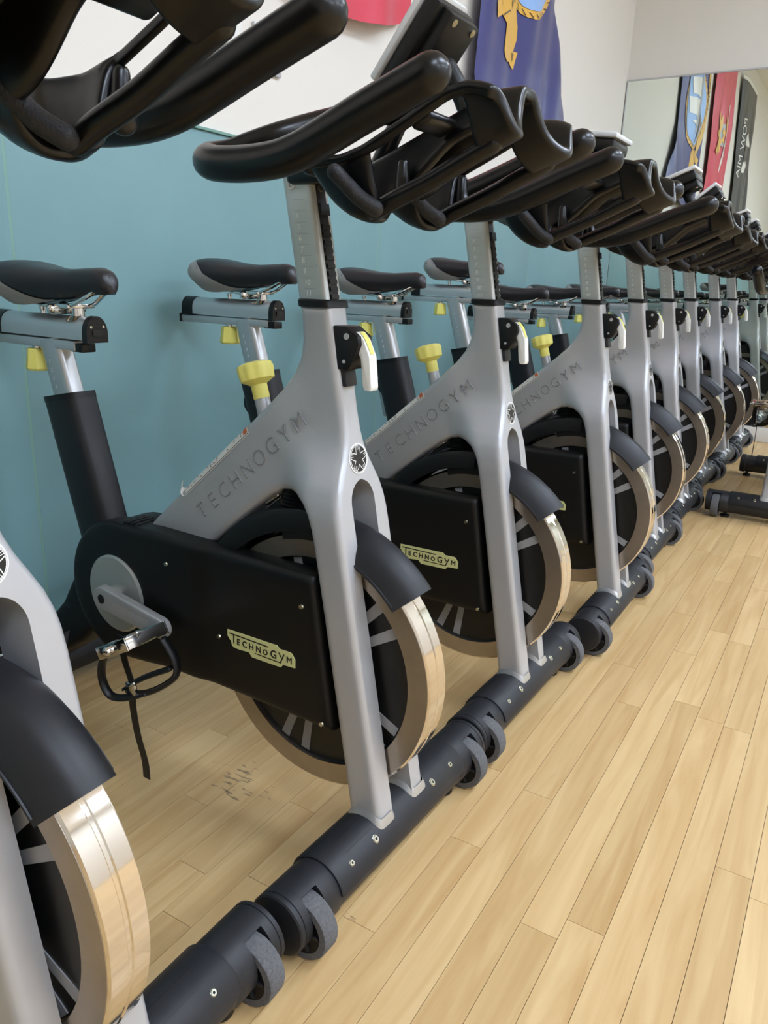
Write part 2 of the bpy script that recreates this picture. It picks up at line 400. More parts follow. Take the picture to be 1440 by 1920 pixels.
# weld collars at the feet of the two legs
for s in (-1, 1):
    g = G(); n = 24; pr = []
    for k in range(n):
        a = 2*math.pi*k/n; sx, sy = math.copysign(abs(math.cos(a))**.35, math.cos(a)), math.copysign(abs(math.sin(a))**.35, math.sin(a))
        pr.append((sx, sy))
    v = []
    for (ex, h) in ((.0, .012), (.0045, .004), (.006, -.006)):
        for sx, sy in pr:
            X = -.029+sx*(.0285+ex); Y = s*.0475+sy*(.0185+ex); d = X+.030
            v.append((X, Y, .063+math.sqrt(max(1e-6, .0485**2-d*d))+h-.002))
    f = [(r*n+k, r*n+(k+1) % n, (r+1)*n+(k+1) % n, (r+1)*n+k) for r in range(2) for k in range(n)]
    mk('weld_collar', v, f, 'alu', proto)
# raised lettering along the down tube
a = math.atan2(.691-.506, -.175+.393); ca, sa = math.cos(a), math.sin(a)
g = G()
for k, ch in enumerate('TECHNOGYM'):
    geo = text(ch, .037, .0006, bev=.0005, off=-.0009); s0 = .010+k*.0338
    g.add(*xf(geo, (-.398+ca*s0, -.0303, .507+sa*s0), rotY(-a)))
g.obj('frame_lettering', 'frame_l', proto, 25)
# badge on the column
bx = lambda z: XF(z)
tilt = math.atan(.19)
def onfront(p2, lift):        # (y, up) on the front face around the badge centre
    zc = .651; c, s = math.cos(tilt), math.sin(tilt)
    return Vector((XF(zc)+lift*c-s*p2[1], p2[0], zc+lift*s+c*p2[1]))
def frontdisc(r, lift, n=36):
    v = [onfront((0, 0), lift)]+[onfront((r*math.cos(2*math.pi*k/n), r*math.sin(2*math.pi*k/n)), lift) for k in range(n)]
    v += [onfront((r*math.cos(2*math.pi*k/n), r*math.sin(2*math.pi*k/n)), 0) for k in range(n)]
    f = [(0, 1+k, 1+(k+1) % n) for k in range(n)]+[(1+k, 1+n+k, 1+n+(k+1) % n, 1+(k+1) % n) for k in range(n)]
    return v, f
badge = mk('badge', *frontdisc(.0225, .0012), 'white', proto); badge['label'] = 'round black and white wheel badge'
mk('badge_disc', *frontdisc(.0205, .0016), 'ink', badge)
g = G()
for k in range(5):
    t0 = math.pi/2+2*math.pi*(k+.5)/5
    pts = []
    for q in range(13):     # rounded petal opening towards the rim
        u = -1+2*q/12; rr = .0085+.0105*abs(u)**1.3; aa = t0+u*.44; pts.append((rr*math.cos(aa), rr*math.sin(aa)))
    v, f = ribbon2(pts, .0011); g.add([onfront(p, .0019) for p in v], f)
    for sgn in (-1, 1):
        t1 = math.pi/2+2*math.pi*k/5; ox, oy = -math.sin(t1)*.0011*sgn, math.cos(t1)*.0011*sgn
        v, f = ribbon2([(math.cos(t1)*.013+ox, math.sin(t1)*.013+oy), (math.cos(t1)*.0195+ox, math.sin(t1)*.0195+oy)], .0007); g.add([onfront(p, .0019) for p in v], f)
v, f = ribbon2([(.0196*math.cos(2*math.pi*k/40), .0196*math.sin(2*math.pi*k/40)) for k in range(40)], .0009, True); g.add([onfront(p, .0019) for p in v], f)
g.obj('badge_lines', 'white', badge, 0)
# label strip on top of the down tube
def ontube(s, d, lift):      # s along the upper edge from the lower end, d down over the rounded near edge
    A, B = Vector((-.452, .5455)), Vector((-.2985, .6785)); t = (B-A).normalized(); n = Vector((-t.y, t.x)); r = .011
    dd = max(0, min(d, r)); q = A+t*s-n*d; y = -(.030-r+math.sqrt(max(0, r*r-(r-dd)**2))); k = math.acos(max(-1, min(1, (r-dd)/r)))
    q = q+n*lift*math.cos(k); return Vector((q.x, y-lift*math.sin(k)-(0 if d >= 0 else -d), q.y))
LS = .203
def strip(d0, d1, s0, s1, lift, n=5):
    v = []; f = []
    for k in range(n+1):
        d = d0+(d1-d0)*k/n; v += [ontube(s0, d, lift), ontube(s1, d, lift)]
    return v, [(2*k, 2*k+1, 2*k+3, 2*k+2) for k in range(n)]
ls = mk('label_strip', *strip(0, .0135, .012, LS, .0007, 9), 'white', proto, 60); ls['label'] = 'white printed instruction strip'
g = G(); g.add(*strip(.0112, .0120, .014, LS-.002, .0011, 1))
rq = random.Random(3)
for k in range(17):
    s0 = .020+k*.0102
    for dd in (.0030, .0052, .0076):
        if rq.random() < .5: g.add(*strip(dd, dd+.0009, s0, s0+.002+.004*rq.random(), .0011, 1))
tag(g.obj('label_print', 'ink', ls, 0), kind='stuff')
mk('label_mark', *strip(.0016, .0100, LS-.012, LS-.002, .0012), 'orange', ls, 0)
# --- head collar, handlebar post and its clamp
g = G(); n = 28; v = []
for (gx, dz) in ((-.001, -.004), (.0022, -.003), (.0022, .0055), (.0005, .0075), (-.005, .0078)):
    for k in range(n):
        t = 2*math.pi*k/n; cx, cy = math.copysign(abs(math.cos(t))**.3, math.cos(t)), math.copysign(abs(math.sin(t))**.3, math.sin(t))
        v.append((-.1717+cx*(.0265+gx)-.19*dz, cy*(.0248+gx), .8655+dz))
f = [(r_*n+k, r_*n+(k+1) % n, (r_+1)*n+(k+1) % n, (r_+1)*n+k) for r_ in range(4) for k in range(n)]+[tuple(range(4*n, 5*n))]
mk('head_collar', v, f, 'black', proto)
def post_c(z): return -.1775-.19*(z-.875)
v = []; n = 32
for z in (.70, 1.062):
    for k in range(n):
        t = 2*math.pi*k/n; cx, cy = math.copysign(abs(math.cos(t))**.28, math.cos(t)), math.copysign(abs(math.sin(t))**.28, math.sin(t))
        v.append((post_c(z)+cx*.0255, cy*.0195, z))
post = P(mk('handlebar_post', v, [(k, (k+1) % n, n+(k+1) % n, n+k) for k in range(n)]+[tuple(range(n, 2*n))], 'post', proto, 50), 'bar')
def slab(z0, z1, y0, y1, x0, x1):   # leaning box on the post, x measured from its centre line
    v = [(post_c(z)+x, y, z) for z in (z0, z1) for x, y in ((x0, y0), (x1, y0), (x1, y1), (x0, y1))]
    return v, [(0, 1, 2, 3), (4, 5, 6, 7), (0, 1, 5, 4), (1, 2, 6, 5), (2, 3, 7, 6), (3, 0, 4, 7)]
g = G(); g.add(*slab(.86, 1.03, -.010, .010, .0, .0262))
z = .80
rk = G(); rk.add(*slab(.75, 1.045, -.010, .010, .0, .0258))
for k in range(11): rk.add(*slab(.864+k*.0103, .870+k*.0103, -.0085, .0085, .02, .0282))
rk.add(*slab(.985, 1.0, -.0095, .0095, .02, .0305))
mk('post_rack', rk.v, rk.f, 'black', post)
for (xx, zz, rr) in ((-.008, 1.024, .0078),):
    mk('post_screw', *lathe([(0, 0), (rr*.45, 0), (rr*.5, -.0012), (rr*.9, -.0016), (rr, .001)], (post_c(zz)+xx, -.0193, zz), 'Y', 20), 'plate', post)
mk('post_screw', *lathe([(.0001, .003), (.005, .003), (.0075, .001), (.0075, -.002)], (post_c(1.022)+.026, 0, 1.022), 'X', 20), 'dark', post)
g = G(); t = G()
for nn in range(4, 12):
    z = .8785+(11-nn)*.0146
    g.add(*xf(text(str(nn), .0105, .0002), (post_c(z)-.004-.002*(nn < 10), -.0196, z-.001), rotY(-tilt*.0)))
for nn in range(1, 12):
    z = .876+(11-nn)*.0146
    t.add([(post_c(z)-.010, -.01965, z-.0035), (post_c(z)+.011, -.01965, z-.0035), (post_c(z)+.011, -.01965, z-.0030), (post_c(z)-.010, -.01965, z-.0030)], [(0, 1, 2, 3)])
g.obj('scale_numbers', 'digits', post, 0); t.obj('scale_lines', 'tickm', post, 0)
def prismY(poly, y0, y1, bev=0.):
    bm = bmesh.new(); vs = [bm.verts.new((p[0], y0, p[1])) for p in poly]; fc = bm.faces.new(vs)
    ex = bmesh.ops.extrude_face_region(bm, geom=[fc])
    for q in ex['geom']:
        if isinstance(q, bmesh.types.BMVert): q.co.y = y1
    bmesh.ops.recalc_face_normals(bm, faces=bm.faces)
    if bev: bmesh.ops.bevel(bm, geom=bm.edges[:], offset=bev, segments=2, profile=.5, affect='EDGES')
    bm.verts.index_update(); out = ([v.co.copy() for v in bm.verts], [[v.index for v in f.verts] for f in bm.faces]); bm.free(); return out
clamp = P(mk('height_clamp', *prismY([(-.140, .839), (-.118, .839), (-.098, .826), (-.096, .815), (-.108, .786), (-.114, .779), (-.133, .779)], -.0175, .0175, .0015), 'black', proto, 30))
for s in (-1, 1):
    mk('rivet', *lathe([(.0001, -.0012*1), (.0042, -.0010), (.0046, .001)], (-.117, s*.0177, .8253), 'Y', 16), 'plate', clamp)
    mk('rivet', *lathe([(.0001, -.0012), (.0024, -.0010), (.0026, .001)], (-.1205, s*.0177, .7907), 'Y', 14), 'plate', clamp)
mk('clamp_slide', *prismY([(-.142, .784), (-.1235, .784), (-.1180, .755), (-.135, .755)], -.0135, .0135, .0008), 'stab', proto, 30)
lever = mk('clamp_lever', *prismY([(-.116, .832), (-.104, .832), (-.094, .822), (-.083, .799), (-.0785, .757), (-.0800, .7520), (-.0905, .7520), (-.0935, .758), (-.098, .795), (-.108, .812), (-.116, .818)], -.0095, .0095, .0018), 'white', proto, 30)
g = G(); v = [(-.1035+.0006, -.0055, .8322), (-.1035+.0006, .0055, .8322), (-.0932, -.0058, .8222), (-.0932, .0058, .8222), (-.0840, -.0040, .8026), (-.0840, .0040, .8026)]
g.add(v, [(0, 1, 3, 2), (2, 3, 5, 4)]); g.obj('lever_inset', 'yellow', lever, 0)

# --- handlebar: waved centre piece with long slots, horns, elbow pads
def bot(x):   return interp([(-.118, 1.040), (-.110, 1.028), (-.101, 1.011), (-.086, .994), (-.065, .981), (-.042, .974), (.02, 1.000), (.10, 1.0385), (.150, 1.060)], x)
def hump(x):  return interp([(-.118, 1.036), (-.06, 1.038), (-.02, 1.049), (.03, 1.072), (.075, 1.094), (.10, 1.100), (.12, 1.096), (.15, 1.082)], x)
def peak(x):  return interp([(-.118, 1.030), (-.08, 1.042), (-.013, 1.069), (.03, 1.087), (.09, 1.110), (.15, 1.112)], x)
def sheet(y, x):
    ay = abs(y); b_, h_, p_ = bot(x), hump(x), peak(x); fr = sstep(-.025, .045, x)      # fr: 0 bowl at the rear, 1 trough at the front
    if ay < .075:
        t = ay/.075; w = (1-min(1, max(0, (t-.22)/.78)))**(1.9+2.4*(1-fr)); return b_+(p_-b_)*w
    t = min(1, (ay-.075)/.031); w = (.5-.5*math.cos(math.pi*t))*fr+(t**2.8)*(1-fr); z = b_+(h_-b_)*w
    if ay > .106: z -= (ay-.106)**2*40
    return z
ys = [-.1155+.0077*k for k in range(31)]
xs = [-.116+.266*k/38 for k in range(39)]
v = []; f = []; ny, nx = len(ys), len(xs)
for x in xs:
    for y in ys:
        ay = abs(y); front = .122+.026*math.exp(-((ay-.075)/.036)**2); q = (x+.116)/.266
        X = -.116+(front+.116)*q; v.append((X, y, sheet(y, X)))
def hole(i_, j):
    c = abs(j+.5-(ny-1)/2)                       # cells from the centre line
    if 10.4 < c < 13.6 and 14 <= i_ < 31: return True     # outer slot
    if 4 < c < 8.6 and 12 <= i_ < 31: return True       # inner slot
    return False
for i_ in range(nx-1):
    for j in range(ny-1):
        if not hole(i_, j): f.append((i_*ny+j, i_*ny+j+1, (i_+1)*ny+j+1, (i_+1)*ny+j))
used = sorted({k for q in f for k in q}); mp_ = {k: n_ for n_, k in enumerate(used)}
v = [v[k] for k in used]; f = [tuple(mp_[k] for k in q) for q in f]
me = modmesh('handlebar', v, f, [('SOLIDIFY', dict(thickness=.014, offset=0)), ('SUBSURF', dict(levels=2, render_levels=2))])
hb = P(fin('handlebar', me, 'grip', proto, 60), 'bar')
for s in (-1, 1):
    path = [(.111, s*.204, 1.089), (.075, s*.2035, 1.0765), (.030, s*.203, 1.0605), (-.015, s*.202, 1.0435), (-.050, s*.2015, 1.0315), (-.085, s*.201, 1.0245), (-.130, s*.200, 1.0225),
            (-.172, s*.198, 1.0245), (-.196, s*.190, 1.029), (-.206, s*.177, 1.034)]
    path += [(-.196, s*.160, 1.0415), (-.170, s*.150, 1.0510), (-.136, s*.136, 1.0620), (-.110, s*.095, 1.0790), (-.080, s*.050, 1.0950), (-.055, s*.015, 1.1030), (-.045, 0, 1.104)] if s < 0 else [(-.204, s*.150, 1.036), (-.196, s*.100, 1.038), (-.188, s*.050, 1.040), (-.184, 0, 1.040)]
    pp = cr(path, 5); L = len(pp)
    rad = [.0198 if k < L*.56 else max(.0150, .0198-.010*(k-L*.56)/(L*.18)) for k in range(L)]
    mk('grip', *tube(pp, rad, 18), 'grip', hb, 60)
    # elbow pad hugging the curved underside
    c = s*.076
    pth = cr([(-.056, c-.054, 1.0195), (-.047, c-.046, 1.0085), (-.035, c-.034, .9935), (-.021, c-.020, .9825)], 5)
    mk('elbow_pad', *tube(pth, [.0095]*len(pth), 12, flat=1.35), 'pad', hb, 60)
    mk('peg', *tube(cr([(-.012, c+.028, 1.002), (-.016, c+.031, 1.016), (-.018, c+.034, 1.037)], 3), [.0115, .0110, .0100, .0090, .0080, .0074, .0070], 14), 'grip', hb, 60)
    mk('rail', *tube(cr([(-.030, c-.004, .982), (-.004, c-.003, .994), (.040, c, 1.012), (.085, c, 1.033), (.118, c, 1.0475)], 4), [.0105]*17, 14), 'grip', hb, 60)
    mk('bridge', *box((.037, s*.066, 1.074), (.028, .066, .012), .005, rotY(R(-24))), 'grip', hb, 50)
# stem under the centre piece, bridge to the horns
g = G(); g.add(*box((-.168, 0, 1.040), (.100, .060, .034), .008)); g.add(*tube(cr([(-.118, -.098, 1.034), (-.120, 0, 1.030), (-.118, .098, 1.034)], 4), .012, 12)); g.add(*tube([(-.085, 0, 1.040), (-.052, 0, 1.098)], .012, 12))
g.obj('stem', 'grip', hb, 50)
# console: origin at its hinge
con = P(mk('console', *box((0, 0, -.0165), (.108, .088, .022), .006), 'black', proto, 40), 'console')
mk('console_back', *box((.014, 0, -.034), (.076, .066, .018), .004), 'black', con, 40)
mk('console_bezel', *box((0, 0, -.001), (.116, .096, .009), .003), 'grille', con, 40)
mk('console_screen', *box((.004, 0, .0032), (.085, .070, .002), .0008), 'screen', con, 30)
for s in (-1, 1): mk('console_screw', *xf(lathe([(.0001, -.001), (.0045, -.001), (.0045, .002)], (0, 0, 0), 'Z', 14), (.044, s*.022, -.043)), 'screw', con)
P(mk('console_arm', *tube(cr([(.050, 0, 1.085), (.036, 0, 1.112), (.024, 0, 1.132), (.012, 0, 1.148)], 4), .0115, 14), 'black', proto, 50), 'bar')

# --- flywheel
FC = (-.163, 0, .313)
P(mk('flywheel_rim', *lathe([(.178, -.0245), (.2105, -.0245), (.2135, -.0225), (.2137, -.0035), (.2122, -.002), (.2122, .002), (.2137, .0035), (.2135, .0225), (.2105, .0245), (.178, .0245)], FC, 'Y', 96, close=True), 'rim', proto, 25))
P(mk('flywheel_ring', *lathe([(.1765, -.0252), (.2100, -.0252), (.2100, .0252), (.1765, .0252)], FC, 'Y', 96, close=True), 'ring', proto, 25))
fd = P(mk('flywheel_disc', *lathe([(.001, -.012), (.04, -.012), (.045, -.017), (.174, -.017), (.178, -.02), (.178, .02), (.174, .017), (.045, .017), (.04, .012), (.001, .012)], FC, 'Y', 72), 'disc', proto, 25))
for k in range(5):
    t0 = R(39+72*k)
    for s in (-1, 1):
        a_ = t0+s*R(7.5); c, sn = math.cos(a_), math.sin(a_); w = .0085
        v = [(FC[0]+c*r_-sn*q, yy, FC[2]+sn*r_+c*q) for yy in (-.0182, .0182) for r_, q in ((.095, -w*.8), (.172, -w), (.172, w), (.095, w*.8))]
        mk('wheel_spoke', v, [(0, 1, 2, 3), (4, 5, 6, 7), (0, 1, 5, 4), (1, 2, 6, 5), (2, 3, 7, 6), (3, 0, 4, 7)], 'spoke', fd, 0)
# rear fender arch
def arc(prof, a0, a1, n, wfun=None):
    v = []; k = len(prof)
    for i_ in range(n+1):
        t = i_/n; a_ = R(a0+(a1-a0)*t); s = wfun(t) if wfun else 1
        for r_, h in prof: v.append((FC[0]+r_*math.cos(a_), h*s, FC[2]+r_*math.sin(a_)))
    f = [(i_*k+q, (i_+1)*k+q, (i_+1)*k+(q+1) % k, i_*k+(q+1) % k) for i_ in range(n) for q in range(k)]
    return v, f+[tuple(range(k)), tuple(n*k+q for q in range(k))]
P(mk('fender', *arc([(.219, -.041), (.246, -.041), (.254, -.036), (.257, -.026), (.257, .026), (.254, .036), (.246, .041), (.219, .041), (.219, .037), (.243, .037), (.250, .026), (.250, -.026), (.243, -.037), (.219, -.037)], 150, 89, 30), 'cover', proto, 40))
def fw(t): return .62+.38*sstep(.30, .62, t)
prof = []
for q in range(13):
    u = -1+q/6; prof.append((.248-.042*abs(u)**2.4, u*.043))
prof += [(r_-.0035, h*.93) for r_, h in prof[::-1]]
P(mk('front_fender', *arc(prof, 108, 41, 30, fw), 'rubber', proto, 50))
g = G()
for s in (-1, 1): mk('fender_bead', *tube([(FC[0]+.208*math.cos(R(t_)), s*.0425*fw((108-t_)/67), FC[2]+.208*math.sin(R(t_))) for t_ in range(76, 40, -3)], .0018, 6), 'rubber', proto)
# brake bellows under the arch
pr = []
for k in range(7):
    z = .565+k*.0055; r_ = .031-k*.0012; pr += [(r_, z), (r_+.005, z+.0015), (r_, z+.0035)]
P(mk('brake_bellows', *lathe(pr, (-.208, 0, 0), 'Z', 24), 'black', proto, 50))
P(mk('brake_bolt', *tube([(-.270, -.012, .556), (-.248, -.012, .572)], .0045, 10), 'chrome', proto))

# --- drive cover, crank, pedal
def circ(c, r_, a0, a1, n): return [(c[0]+r_*math.cos(R(a0+(a1-a0)*k/n)), c[1]+r_*math.sin(R(a0+(a1-a0)*k/n))) for k in range(n+1)]
CC = (-.588, .336)
cov = circ(CC, .134, 83, 262, 30)+[(-.52, .213), (-.46, .2215), (-.36, .2235), (-.10, .2255), (-.098, .2265), (-.138, .474), (-.142, .4755), (-.36, .474), (-.50, .474)]
cv = inflate(cov, lambda x, z: .0235+.006*(1-sstep(-.40, -.35, x)), .013, .016, None, .010)
cover = P(mk('drive_cover', *xf(cv, (0, -.0395, 0)), 'cover', proto, 45))
hs = circ(CC, .128, 60, 300, 24)+[(-.40, .235), (-.40, .455)]
P(mk('drive_housing', *xf(inflate(hs, lambda x, z: .033, .010, .022), (0, .018, 0)), 'cover', proto, 45))
for x, z in ((-.158, .4235), (-.117, .236), (-.451, .425), (-.335, .322)):
    mk('cover_screw', *lathe([(.0001, -.0012), (.0035, -.0012), (.0045, .001)], (x, -.0645 if x > -.40 else -.0695, z), 'Y', 12), 'screw', cover)
for k in range(7):
    t_ = R(97-k*4.6); mk('vent_rib', *box((CC[0]+.1335*math.cos(t_)+.03, -.030, CC[1]+.1345*math.sin(t_)+.002), (.0035, .050, .006), .001), 'rubber', cover, 30)
lp_pts = [(-.314, .3415), (-.207, .344), (-.202, .3395), (-.180, .340), (-.176, .3385), (-.170, .330), (-.170, .316), (-.194, .3145), (-.199, .3085), (-.260, .307), (-.267, .314), (-.289, .312), (-.3005, .3125), (-.305, .3165), (-.3065, .3235), (-.3085, .324), (-.314, .3305)]
lp = mk('logo_plate', *prismY(lp_pts, -.0645, -.0618), 'logo', proto, 0); lp['label'] = 'pale yellow maker plate with black lettering'
g = G()
def bar2(x0, x1, z0, z1): g.add([(x0, -.0649, z0), (x1, -.0649, z0), (x1, -.0649, z1), (x0, -.0649, z1)], [(0, 1, 2, 3)])
bar2(-.309, -.224, .3352, .3374); bar2(-.301, -.2985, .3195, .3355)
for ch, x, z, sz in (('E', -.2895, .3205, .0150), ('C', -.2755, .3205, .0150), ('H', -.2610, .3205, .0150), ('N', -.2455, .3205, .0150), ('O', -.2310, .3205, .0135), ('G', -.2135, .3205, .0190), ('M', -.1810, .3215, .0150)):
    g.add(*xf(text(ch, sz, .0002, bev=.0003), (x, -.0648, z)))
bar2(-.254, -.199, .3155, .3172)
v, f = ribbon2([(-.2025, .3335), (-.1975, .3265)], .0024); g.add([(p.x, -.0649, p.y) for p in v], f)
v, f = ribbon2([(-.1915, .3335), (-.1995, .3160)], .0024); g.add([(p.x, -.0649, p.y) for p in v], f)
g.obj('logo_lettering', 'ink', lp, 0)
P(mk('crank_disc', *lathe([(.001, -.0735), (.070, -.0735), (.0735, -.071), (.0735, -.066)], (CC[0], 0, CC[1]), 'Y', 40), 'post', proto, 30))
PE = (-.440, .319)      # pedal axle
def crank(s, c0, c1, nm):
    d = Vector((c1[0]-c0[0], c1[1]-c0[1])); L = d.length; d /= L; nv = Vector((-d.y, d.x)); pol = []
    for k in range(11):
        t_ = math.pi/2+math.pi*k/10; pol.append(Vector(c0)+d*math.cos(t_)*.0235+nv*math.sin(t_)*.0235)
    for k in range(11):
        t_ = -math.pi/2+math.pi*k/10; pol.append(Vector(c1)+d*math.cos(t_)*.0185+nv*math.sin(t_)*.0185)
    o = P(mk(nm, *xf(inflate([tuple(q) for q in pol], lambda x, z: .0085, .004, .008), (0, s*.0945, 0)), 'frame', proto, 40))
    mk('axle_cap', *lathe([(.0001, -.001), (.0085, -.001), (.0095, .002)], (c0[0], s*.1030, c0[1]), 'Y', 20), 'ink', o)
    q0, q1 = Vector(c0)+d*.030, Vector(c1)-d*.026
    gg = G(); gg.add(*prismY([tuple(q0+nv*.006), tuple(q1+nv*.005), tuple(q1-nv*.005), tuple(q0-nv*.006)], s*.1032, s*.1028))
    gg.obj('crank_groove', 'plate', o, 0)
    return o
c1 = crank(-1, CC, PE, 'crank_arm'); PE2 = (2*CC[0]-PE[0], 2*CC[1]-PE[1]); c2 = crank(1, CC, PE2, 'crank_arm')
P(mk('crank_axle', *lathe([(.016, -.095), (.016, .095)], (CC[0], 0, CC[1]), 'Y', 20), 'alu', proto))
def pedal(s, pe):
    x, z = pe; rot = rotY(R(-28))
    def T(p): return rot @ Vector(p)+Vector((x, 0, z))
    g = G()
    g.add(*tube([T((0, s*.100, 0)), T((0, s*.205, 0))], .008, 12))
    for yy in (.116, .196):
        g.add([T(p) for p in box((0, s*yy, 0), (.085, .004, .022), .001)[0]], box((0, 0, 0), (1, 1, 1), .001)[1])
    for xx in (-.040, .040):
        bxx = box((xx, s*.156, 0), (.005, .080, .020), .001); g.add([T(p) for p in bxx[0]], bxx[1])
    bxx = box((0, s*.156, 0), (.030, .074, .016), .005); g.add([T(p) for p in bxx[0]], bxx[1])
    for xx in (-.022, .022):
        for yy in (.117, .195):
            gg = lathe([(.0001, -.003), (.005, -.003), (.006, .003), (.0001, .003)], (xx, s*yy, 0), 'Y', 12); g.add([T(p) for p in gg[0]], gg[1])
    o = P(g.obj('pedal', 'chrome', proto, 30))
    # toe cage hanging below, strap and buckle
    g = G(); k_ = lambda pts: g.add(*tube(cr(pts, 5), .0046, 8, flat=1.9))
    k_([(x-.022, s*.188, z-.012), (x-.037, s*.190, z-.038), (x-.041, s*.189, z-.072), (x-.026, s*.186, z-.097), (x+.002, s*.176, z-.096), (x+.030, s*.160, z-.085)])
    k_([(x+.030, s*.116, z-.004), (x+.050, s*.112, z-.035), (x+.056, s*.116, z-.062), (x+.045, s*.135, z-.078), (x+.030, s*.160, z-.085), (x-.005, s*.166, z-.092)])
    k_([(x+.046, s*.120, z-.052), (x+.010, s*.140, z-.070), (x-.012, s*.152, z-.085)])
    g.obj('toe_cage', 'black', o, 50)
    g = G(); path = cr([(x-.012, s*.168, z+.010), (x-.004, s*.170, z-.030), (x+.010, s*.168, z-.075), (x+.004, s*.166, z-.110), (x+.010, s*.165, z-.165), (x+.024, s*.164, z-.215), (x+.026, s*.164, z-.248)], 5)
    v = []; f = []
    for q in path: v += [q+Vector((-.008, 0, 0)), q+Vector((.008, 0, 0)), q+Vector((.008, .0018*s, 0)), q+Vector((-.008, .0018*s, 0))]
    for i_ in range(len(path)-1):
        for q in range(4): f.append((i_*4+q, i_*4+(q+1) % 4, i_*4+4+(q+1) % 4, i_*4+4+q))
    g.add(v, f+[(0, 1, 2, 3), tuple(len(v)-4+q for q in range(4))]); g.obj('toe_strap', 'ink', o, 40)
    g = G(); g.add(*box((x+.009, s*.171, z-.082), (.024, .006, .026), .002)); g.add(*tube([(x-.012, s*.172, z-.088), (x+.018, s*.173, z-.066)], .003, 8)); g.obj('strap_buckle', 'chrome', o, 30)
pedal(-1, PE); pedal(1, PE2)

# --- seat tube, slider, saddle
def XS(z): return -.780-.305*(z-.672)
def oval(z0, z1, a_, b_, p=.6, n=32, dx=0., caps=True):
    v = []
    for z in (z0, z1):
        for k in range(n):
            t = 2*math.pi*k/n; cx, cy = math.copysign(abs(math.cos(t))**p, math.cos(t)), math.copysign(abs(math.sin(t))**p, math.sin(t))
            v.append((XS(z)+dx+cx*a_, cy*b_, z+cx*a_*.20))
    return v, [(k, (k+1) % n, n+(k+1) % n, n+k) for k in range(n)]+[tuple(range(n)), tuple(range(n, 2*n))]
sl = P(mk('seat_sleeve', *oval(.34, .672, .050, .034, .62), 'rubber', proto, 45))
mk('sleeve_rim', *oval(.664, .675, .0508, .0348, .62), 'black', sl, 45)
mk('sleeve_screw', *lathe([(.0001, -.001), (.0032, -.001), (.004, .002)], (XS(.64)-.022, -.0315, .64), 'Y', 12), 'screw', sl)
mk('sleeve_screw', *lathe([(.0001, -.001), (.0032, -.001), (.004, .002)], (XS(.43)-.030, -.0275, .43), 'Y', 12), 'screw', sl)
g = G(); g.add(*prismY([(XS(.62)-.044, .625), (XS(.6)-.062, .605), (XS(.58)-.066, .585), (XS(.56)-.052, .560), (XS(.56)-.040, .560)], -.016, .016, .002)); g.obj('seat_clamp', 'black', sl, 30)
mk('seat_clamp_lever', *tube([(XS(.59)-.058, .0, .588), (XS(.54)-.064, .0, .555), (XS(.5)-.062, .0, .50)], .006, 10, flat=1.8), 'alu', sl)
sp = P(mk('seat_post', *oval(.48, .800, .0300, .0195, .6), 'alu', proto, 45), 'seat')
g = G()
for nn in range(1, 8): g.add(*xf(text(str(nn), .010, .0002), (XS(.772-nn*.0155)-.006, -.0202, .772-nn*.0155)))
g.obj('seat_scale', 'digits', sp, 0)
# lower plate and D-shaped slider tube
sb = P(mk('slider_base', *box((-.882, 0, .793), (.290, .036, .018), .003), 'alu', proto, 30), 'seat')
mk('base_foot', *box((-.735, 0, .790), (.034, .030, .016), .002), 'black', sb, 30)
mk('base_end', *box((-1.030, 0, .794), (.008, .038, .022), .002), 'black', sb, 30)
def dsec(x0, x1, w, z0, z1, grow=0.):
    n = 16; sec = [(-w, z0), (w, z0)]+[(w*math.cos(math.pi*k/n), z0+(z1-z0)*(.35+.65*math.sin(math.pi*k/n))) for k in range(n+1)]
    m_ = len(sec); v = [(x, y, z) for x in (x0, x1) for y, z in sec]
    return v, [(k, (k+1) % m_, m_+(k+1) % m_, m_+k) for k in range(m_)]+[tuple(range(m_)), tuple(range(m_, 2*m_))]
su = P(mk('seat_slider', *dsec(-.985, -.728, .0215, .805, .846), 'alu', proto, 35), 'slide')
ec = P(mk('slider_end_cap', *dsec(-.730, -.716, .0225, .801, .848), 'black', proto, 35), 'slide')
mk('cap_notch', *box((-.7155, 0, .818), (.004, .020, .010)), 'dark', ec, 0)
for s in (-1, 1): mk('cap_screw', *lathe([(.0001, .0025), (.0025, .002), (.003, 0)], (-.7165, s*.013, .829), 'X', 10), 'screw', ec)
mk('slider_end_cap', *dsec(-1.020, -.983, .0225, .803, .8475), 'black', su, 35)
P(mk('slider_knob', *lathe([(.001, .737), (.0225, .737), (.0250, .741), (.0205, .776), (.0185, .779), (.001, .779)], (-.876, 0, 0), 'Z', 8), 'yellow', proto, 20), 'seat')
P(mk('knob_shaft', *lathe([(.010, .775), (.010, .800)], (-.876, 0, 0), 'Z', 16), 'chrome', proto), 'seat')
mk('slider_pin', *lathe([(.001, .838), (.005, .838), (.005, .852), (.0068, .853), (.0068, .858), (.001, .859)], (-.874, 0, 0), 'Z', 14), 'chrome', su)
